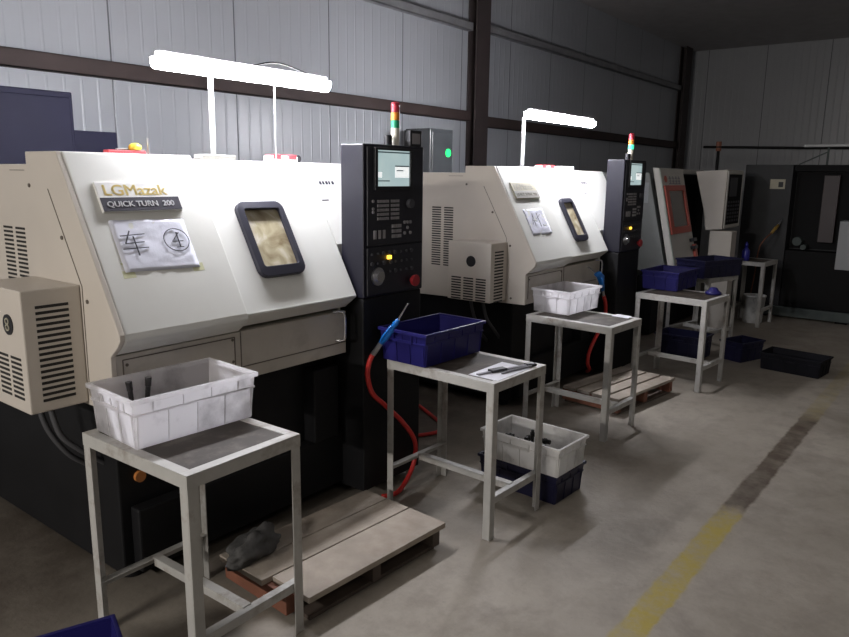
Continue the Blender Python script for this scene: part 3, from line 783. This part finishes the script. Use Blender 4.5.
# ------------------------------------------------------------------ air guns
t = thing('air_gun', 'blue air gun with red hose leaning against the bright blue crate', 'air gun', (2.475, 2.1, 0)); O = t.location.copy()
A = Vector((2.478, 1.995, 1.031)); B1 = Vector((2.476, 2.048, .952)); B2 = Vector((2.474, 2.150, .826)); B3 = Vector((2.472, 2.200, .764))
MB().cyl(B1, A, .0055, .003, n=10).build('nozzle', 'chrome', t, 0, O)
MB().tube([B1, B1.lerp(B2, .15), B1.lerp(B2, .3), B1.lerp(B2, .5), B1.lerp(B2, .8), B2], [.008, .013, .011, .016, .017, .012]).build('grip', 'gun_blue', t, 0, O)
MB().tube([B1.lerp(B2, .25)+Vector((-.02, 0, 0)), B1.lerp(B2, .6)+Vector((-.026, 0, 0)), B1.lerp(B2, .9)+Vector((-.014, 0, 0))], .005).build('trigger', 'gun_blue', t, 0, O)
MB().cyl(B2, B3, .011, .013).build('coupling', 'steel', t, 0, O)
MB().tube(smooth_path([B3, (2.455, 2.207, .73), (2.432, 2.20, .67), (2.46, 2.195, .575), (2.55, 2.192, .492), (2.69, 2.192, .365), (2.785, 2.19, .24), (2.785, 2.19, .13), (2.72, 2.185, .05), (2.62, 2.17, .014), (2.54, 2.20, .0125)], 8), .012, 12).build('hose', 'hose_red', t, 0, O)
t = thing('air_gun', 'blue air gun with red hose hanging from the second lathe door handle', 'air gun', (5.12, 2.25, 0)); O = t.location.copy()
MB().tube(smooth_path([(4.86, 2.23, .96), (4.95, 2.235, .93), (5.05, 2.24, .885)]), .004).build('nozzle', 'chrome', t, 0, O)
MB().tube([(5.04, 2.24, .885), (5.09, 2.24, .88), (5.13, 2.24, .855), (5.16, 2.24, .80), (5.19, 2.24, .745)], [.014, .026, .03, .02, .013]).build('grip', 'gun_blue', t, 0, O)
MB().tube([(5.08, 2.21, .855), (5.10, 2.205, .805), (5.13, 2.215, .765)], .007).build('trigger', 'gun_blue', t, 0, O)
MB().cyl((5.19, 2.24, .745), (5.21, 2.24, .70), .010).build('coupling', 'steel', t, 0, O)
MB().tube(smooth_path([(5.21, 2.24, .70), (5.26, 2.24, .62), (5.25, 2.24, .5), (5.10, 2.24, .38), (5.00, 2.24, .28), (4.99, 2.24, .2), (5.05, 2.25, .14), (5.12, 2.30, .10)], 8), .014, 12).build('hose', 'hose_red', t, 0, O)
t = thing('air_gun', 'yellowish air gun by the dark machine, above the blue bottle', 'air gun', (8.95, 2.0, 0)); O = t.location.copy()
MB().tube([(9.13, 1.84, 1.09), (9.08, 1.86, 1.05), (9.0, 1.88, 1.0)], [.014, .02, .014]).build('grip', 'gun_yellow', t, 0, O)
MB().cyl((9.13, 1.84, 1.09), (9.17, 1.82, 1.15), .007).build('nozzle', 'steel', t, 0, O)
MB().tube(smooth_path([(9.0, 1.88, 1.0), (8.9, 1.93, .92), (8.92, 1.98, .8), (8.93, 2.0, .5), (8.94, 2.05, .02)]), .007).build('hose', 'pallet_red', t, 0, O)
b = MB().tube(smooth_path([(3.0, 2.62, .013), (3.2, 2.66, .0125), (3.45, 2.54, .0125), (3.6, 2.62, .0125), (3.8, 2.95, .0125)], 8), .012)
tag(b.build('air_hose', 'hose_red'), 'red hose lying on the dark floor between the two white lathes', 'hose')

# ------------------------------------------------------------------ things on the second table
zt = .7315
b = MB(); cs = [(2.565, 1.715), (2.56, 1.56), (2.84, 1.555), (2.85, 1.715)]
b.zprism(cs, zt, zt+.0015)
tag(b.build('paper_sheet', 'paper_plain'), 'white sheet of paper under the black caliper on the table', 'paper')
t = thing('caliper', 'black caliper lying across the white sheet of paper', 'caliper', (2.68, 1.63, zt+.0018)); O = t.location.copy()
ca = Vector((2.575, 1.675, zt+.006)); cb_ = Vector((2.90, 1.575, zt+.006))
MB().bar(ca, cb_, .016, .006).build('beam', 'ink_grey', t, .001, O)
MB().bar(ca.lerp(cb_, .22)+Vector((0, 0, .004)), ca.lerp(cb_, .48)+Vector((0, 0, .004)), .036, .012).build('slider', 'black_plastic', t, .002, O)
MB().bar(ca.lerp(cb_, .86)+Vector((0, 0, .003)), cb_+Vector((0, 0, .003)), .03, .010).build('jaw', 'black_plastic', t, .002, O)
t = thing('pen', 'dark pen beside the caliper, nearest the table front edge', 'pen', (2.75, 1.565, zt+.0018)); O = t.location.copy()
MB().cyl((2.66, 1.60, zt+.007), (2.86, 1.562, zt+.007), .005, n=12).build('barrel', 'ink_grey', t, 0, O)
MB().cyl((2.861, 1.5615, zt+.009), (2.885, 1.553, zt+.009), .007, n=12).build('cap', 'black_plastic', t, 0, O)
# small blue cone on the far table
b = MB().lathe([(.062, 0), (.060, .018), (.040, .030), (.028, .050), (.012, .056), (.001, .057)], (5.82, 1.59, .7095), 20)
tag(b.build('plastic_cone', 'crate_blue'), 'small blue plastic cone on the front corner of the table', 'cap')
b = MB().zprism([(4.33, 1.69), (4.42, 1.70), (4.43, 1.80), (4.35, 1.81)], .7225, .725)
tag(b.build('paper_scrap', 'paper_plain'), 'pale paper scrap on the table beside the second white crate', 'paper')
t = thing('spray_bottle', 'small blue bottle on the table in front of the dark machine', 'bottle', (8.44, 2.0, .7195)); O = t.location.copy()
MB().lathe([(.035, 0), (.04, .01), (.04, .11), (.018, .14), (.016, .15)], O, 20).build('body', 'bottle_blue', t, 0, O)
MB().lathe([(.018, .15), (.018, .185), (.008, .20), (.004, .21)], O, 16).build('nozzle', 'bottle_blue', t, 0, O)

# ------------------------------------------------------------------ pallets
t = thing('wooden_pallet', 'wooden pallet of wide planks on the floor beside the nearest lathe', 'pallet', (1.955, 1.945, 0), R(-3.4), 'wooden pallets by the lathes')
random.seed(2)
w = .81
for y0, y1 in ((-.255, -.045), (-.038, .095), (.10, .235)):
    b = MB(); b.box(-w/2+(.045 if y0 < -.2 else 0), w/2, y0, y1, .098, .122); b.build('plank', 'pallet_wood', t, .002)
for x in (-w/2+.02, -.02, w/2-.06):
    MB().box(x, x+.045, -.235 if x > -.3 else -.155, .23, .018, .0975).build('stringer', 'pallet_red' if x < -.1 else 'pallet_dark', t, .002)
for y in (-.22, .0, .15):
    MB().box(-w/2+.075, w/2-.03, y, y+.07, .001, .0175).build('bottom_board', 'pallet_dark', t, .002)
t = thing('wooden_pallet', 'slatted wooden pallet on the floor behind the second white crate table', 'pallet', (4.94, 1.955, 0), R(-8), 'wooden pallets by the lathes')
for k in range(4):
    y0 = -.23+k*.118; MB().box(-.40, .40, y0, y0+.098, .10, .122).build('plank', 'pallet_wood', t, .002)
for x in (-.39, -.03, .345):
    MB().box(x, x+.045, -.22, .235, .018, .0995).build('stringer', 'pallet_red', t, .002)
for y in (-.21, .15):
    MB().box(-.38, .38, y, y+.07, .001, .0175).build('bottom_board', 'pallet_dark', t, .002)

# crumpled dark rag on the pallet
b = MB(); bmesh.ops.create_icosphere(b.bm, subdivisions=4, radius=1)
from mathutils import noise as NZ
for v in b.bm.verts:
    p = v.co.copy(); k = 1+.45*NZ.noise(p*1.6)+.22*NZ.noise(p*4.1)
    v.co = Vector((p.x*.14*k, p.y*.06*k, max(-.002, p.z*.06*k+.034)))
for f in b.bm.faces: f.smooth = True
o = b.build('rag', 'rag'); o.location = (1.66, 2.10, .1255); o.rotation_euler = (0, 0, R(15)); tag(o, 'crumpled dark grey rag heaped on the pallet against the lathe', 'rag')

# bucket by the far table
t = thing('bucket', 'dirty white bucket on the floor under the table with the blue bottle', 'bucket', (8.68, 1.918, 0)); O = t.location.copy()
MB().lathe([(.095, .0), (.102, .01), (.120, .30), (.125, .30), (.125, .315), (.117, .315), (.098, .02), (.001, .018)], O, 28).build('body', 'bucket_white', t, 0, O)
MB().tube([(8.68+.128*math.cos(a), 1.918-.02-.02*math.sin(a), .30-.14*math.sin(a)) for a in [PI*k/14 for k in range(15)]], .003).build('handle', 'steel', t, 0, O)

# ------------------------------------------------------------------ the third machine (red window)
X3 = 7.06
t = thing('machining_centre', 'white machine with a red framed window, third in the row', 'machine', (X3+.9, 3.2, 0)); O = t.location.copy()
P = lambda mb, name, m, par=t, bevel=.004: mb.build(name, m, par, bevel, O)
P(MB().xprism([(2.65, 1.655), (2.415, .70), (2.72, .68), (2.72, .1), (4.1, .1), (4.1, 1.655)], X3+.02, X3+.09), 'end_panel', 'm3_grey')
P(MB().box(X3+.095, X3+1.75, 2.73, 4.1, .1, 1.60), 'body', 'm3_grey')
P(MB().box(X3+.08, X3+1.70, 2.55, 2.72, .02, .62), 'base', 'm4_deep')
pt_ = [(2.55, 1.700), (2.31, .68), (2.37, .67), (2.61, 1.705)]
dr = P(MB().xprism(pt_, X3, X3+.71), 'door', 'm3_white')
# sloping front plane of the door: direction up (0,.23,1.015)
dv = Vector((0, .24, 1.02)).normalized(); dn = Vector((0, -dv.z, dv.y))
def DP(x, s, n): return Vector((X3+x, 2.31, .68)) + dv*s + dn*n
def dpr(mb, x0, x1, s0, s1, n0, n1):
    return mb.prism([(x0, s0), (x1, s0), (x1, s1), (x0, s1)], lambda x, s: DP(x, s, n0), lambda x, s: DP(x, s, n1))
b = MB(); dpr(b, .0, .02, 0, 1.04, .001, .010); P(b, 'door_edge', 'm3_green_edge', dr, .003)
b = MB()
for a in ((.05, .65, .82, .875), (.05, .65, .385, .455), (.05, .15, .455, .82), (.59, .65, .455, .82)): dpr(b, *a, -.002, .018)
P(b, 'window_frame', 'm3_red', dr, .003)
b = MB(); dpr(b, .15, .59, .455, .82, -.001, .004); P(b, 'window_pane', 'm3_glass', dr, 0)
b = MB().cyl(DP(.14, .94, 0), DP(.14, .94, .006), .034); P(b, 'maker_badge', 'm3_red', dr, 0)
b = MB()
for k in range(4):
    x = .23+k*.09
    for a in ((x, x+.062, .945, .955), (x, x+.062, .915, .925), (x+.03, x+.045, .89, .97), (x, x+.062, .89, .90)): dpr(b, *a, 0, .004)
P(b, 'maker_lettering', 'ink_grey', dr, 0)
b = MB()
for s in (.28, .20): dpr(b, .58, .68, s, s+.035, 0, .05)
P(b, 'door_handle', 'black_plastic', dr)
b = MB(); dpr(b, .64, .70, .06, .25, 0, .03); P(b, 'warning_bar', 'm3_red', dr)
P(MB().box(X3+.715, X3+1.72, 2.60, 2.70, 1.655, 1.70), 'top_rail', 'm3_white')
P(MB().box(X3+.72, X3+1.72, 2.60, 2.715, .62, 1.65), 'work_chamber', 'm4_deep')
P(MB().tube(smooth_path([(X3+.80, 2.55, 1.2), (X3+.83, 2.47, 1.05), (X3+.84, 2.44, .85), (X3+.82, 2.46, .63)]), .03), 'cable_cover', 'gun_blue', t, 0)
cp = MB().xprism([(2.155, 1.70), (2.16, 1.08), (2.33, 1.06), (2.36, 1.25), (2.48, 1.68)], 8.0, 8.62); cp = P(cp, 'control_panel', 'm3_tan')
b = MB()
b.box(8.02, 8.055, 2.146, 2.1545, 1.09, 1.69); b.box(8.585, 8.61, 2.146, 2.1545, 1.09, 1.69); b.box(8.055, 8.585, 2.146, 2.1545, 1.655, 1.69); b.box(8.055, 8.585, 2.146, 2.1545, 1.09, 1.12)
P(b, 'panel_border', 'm3_white', cp, .002)
P(MB().box(8.056, 8.584, 2.150, 2.1548, 1.121, 1.654), 'panel_face', 'm4_deep', cp, 0)
b = MB()
for k in range(5):
    for r in range(6): b.box(8.10+k*.095, 8.16+k*.095, 2.147, 2.1505, 1.15+r*.04, 1.172+r*.04)
b.box(8.12, 8.40, 2.147, 2.1505, 1.42, 1.62)
P(b, 'keypad', 'key_dim', cp, 0)
P(MB().box(8.03, 8.22, 2.06, 2.29, .0, 1.058), 'panel_stand', 'm3_tan')
MB().cyl((8.25, 2.34, 1.69), (8.25, 2.34, 1.90), .016).build('signal_post', 'm4_deep', cp, 0, O)
MB().cyl((8.25, 2.34, 1.901), (8.25, 2.34, 1.935), .028).build('amber_light', 'pallet_red', cp, 0, O)
MB().cyl((8.25, 2.34, 1.95), (8.25, 2.34, 2.0), .028).build('red_light', 'pallet_red', cp, 0, O)
# paper on its end panel
b = MB().box(X3+.015, X3+.0195, 2.64, 2.80, 1.36, 1.56)
tag(b.build('paper_notice', 'm4_white'), 'pale sheet stuck on the grey end of the red-windowed machine', 'notice', 'taped notices on the lathes')

# ------------------------------------------------------------------ the dark machine at the back
X4 = 9.2
t = thing('dark_lathe', 'dark grey machine with an open front by the back wall', 'machine', (X4+.9, 1.2, 0)); O = t.location.copy()
P = lambda mb, name, m, par=t, bevel=.004: mb.build(name, m, par, bevel, O)
P(MB().box(X4+.25, X4+1.9, .0, 2.27, .14, 1.78), 'body', 'm4_dark')
fp = P(MB().box(X4, X4+.249, 1.76, 2.275, .14, 1.775), 'front_panel', 'm4_dark')
P(MB().box(X4-.004, X4, 1.83, 1.99, 1.50, 1.61), 'label_plate', 'label_cream', fp, 0)
P(MB().box(X4-.006, X4-.0045, 1.85, 1.90, 1.52, 1.58), 'label_text', 'm4_dark', fp, 0)
P(MB().box(X4+.0, X4+.249, .62, 1.755, .14, .80), 'lower_panel', 'm4_deep')
P(MB().box(X4+.02, X4+.249, .62, 1.755, 1.70, 1.77), 'top_beam', 'm4_deep')
P(MB().box(X4+.245, X4+.2495, .64, 1.75, .81, 1.69), 'chamber_wall', 'm4_deep', t, 0)
P(MB().box(X4+.16, X4+.244, 1.30, 1.46, .90, 1.66), 'inner_door', 'm4_chuck')
b = MB(); b.cyl((X4+.10, 1.66, .90), (X4+.244, 1.66, .90), .05); b.cyl((X4+.05, 1.58, .84), (X4+.2, 1.58, .84), .03)
P(b, 'turret', 'm4_base', t, 0)
P(MB().box(X4-.02, X4+.249, .62, 1.225, .62, 1.16), 'swarf_door', 'm4_white')
P(MB().box(X4-.02, X4+1.8, .05, 2.10, .025, .135), 'plinth', 'm4_base')
for y in (.3, 1.1, 1.95):
    P(MB().box(X4+.02, X4+.14, y-.06, y+.06, 0, .0245), 'foot', 'm4_deep', t, 0)

# cable along the back wall
b = MB().tube(smooth_path([(13.36, 4.05, 2.16), (13.36, 3.4, 2.145), (13.36, 2.5, 2.125), (13.36, 1.5, 2.11), (13.36, .0, 2.08), (13.36, -1.6, 2.07)]), .022)
tag(b.build('wall_cable', 'cable_black'), 'thick black cable run along the back wall', 'cable')

# ------------------------------------------------------------------ light
W = bpy.data.worlds.new('world'); S.world = W; W.use_nodes = True
W.node_tree.nodes['Background'].inputs[0].default_value = (.92, .95, 1, 1); W.node_tree.nodes['Background'].inputs[1].default_value = .058
def area(name, loc, rot, sx, sy, power, col=(1, 1, 1)):
    l = bpy.data.lights.new(name, 'AREA'); l.shape = 'RECTANGLE'; l.size = sx; l.size_y = sy; l.energy = power; l.color = col
    o = bpy.data.objects.new(name, l); C.objects.link(o); o.location = loc; o.rotation_euler = rot; return o
# the hall's other lamps: the next lathe's batten to the left and ceiling battens over the aisle; the far one is added fill
area('row_lamp', (-3.4, 2.0, 2.1), (0, R(-60), 0), .06, 1.2, 125, (1, .95, .9))
area('aisle_fill', (-.6, -1.6, 3.5), (0, 0, 0), 1.4,   .3, 15, (1, .93, .85))
area('aisle_fill', (5.5, -2.2, 3.5), (0, 0, 0), 1.4, .3, 11, (1, .93, .85))
area('aisle_fill', (10.2, -1.5, 3.4), (0, R(-25), 0), .3, 1.4, 13, (1, .95, .92))  # added, unseen light that brightens the back wall

vs = S.view_settings
vs.view_transform = 'Standard'; vs.look = 'None'; vs.exposure = 0; vs.gamma = 1; vs.use_curve_mapping = False
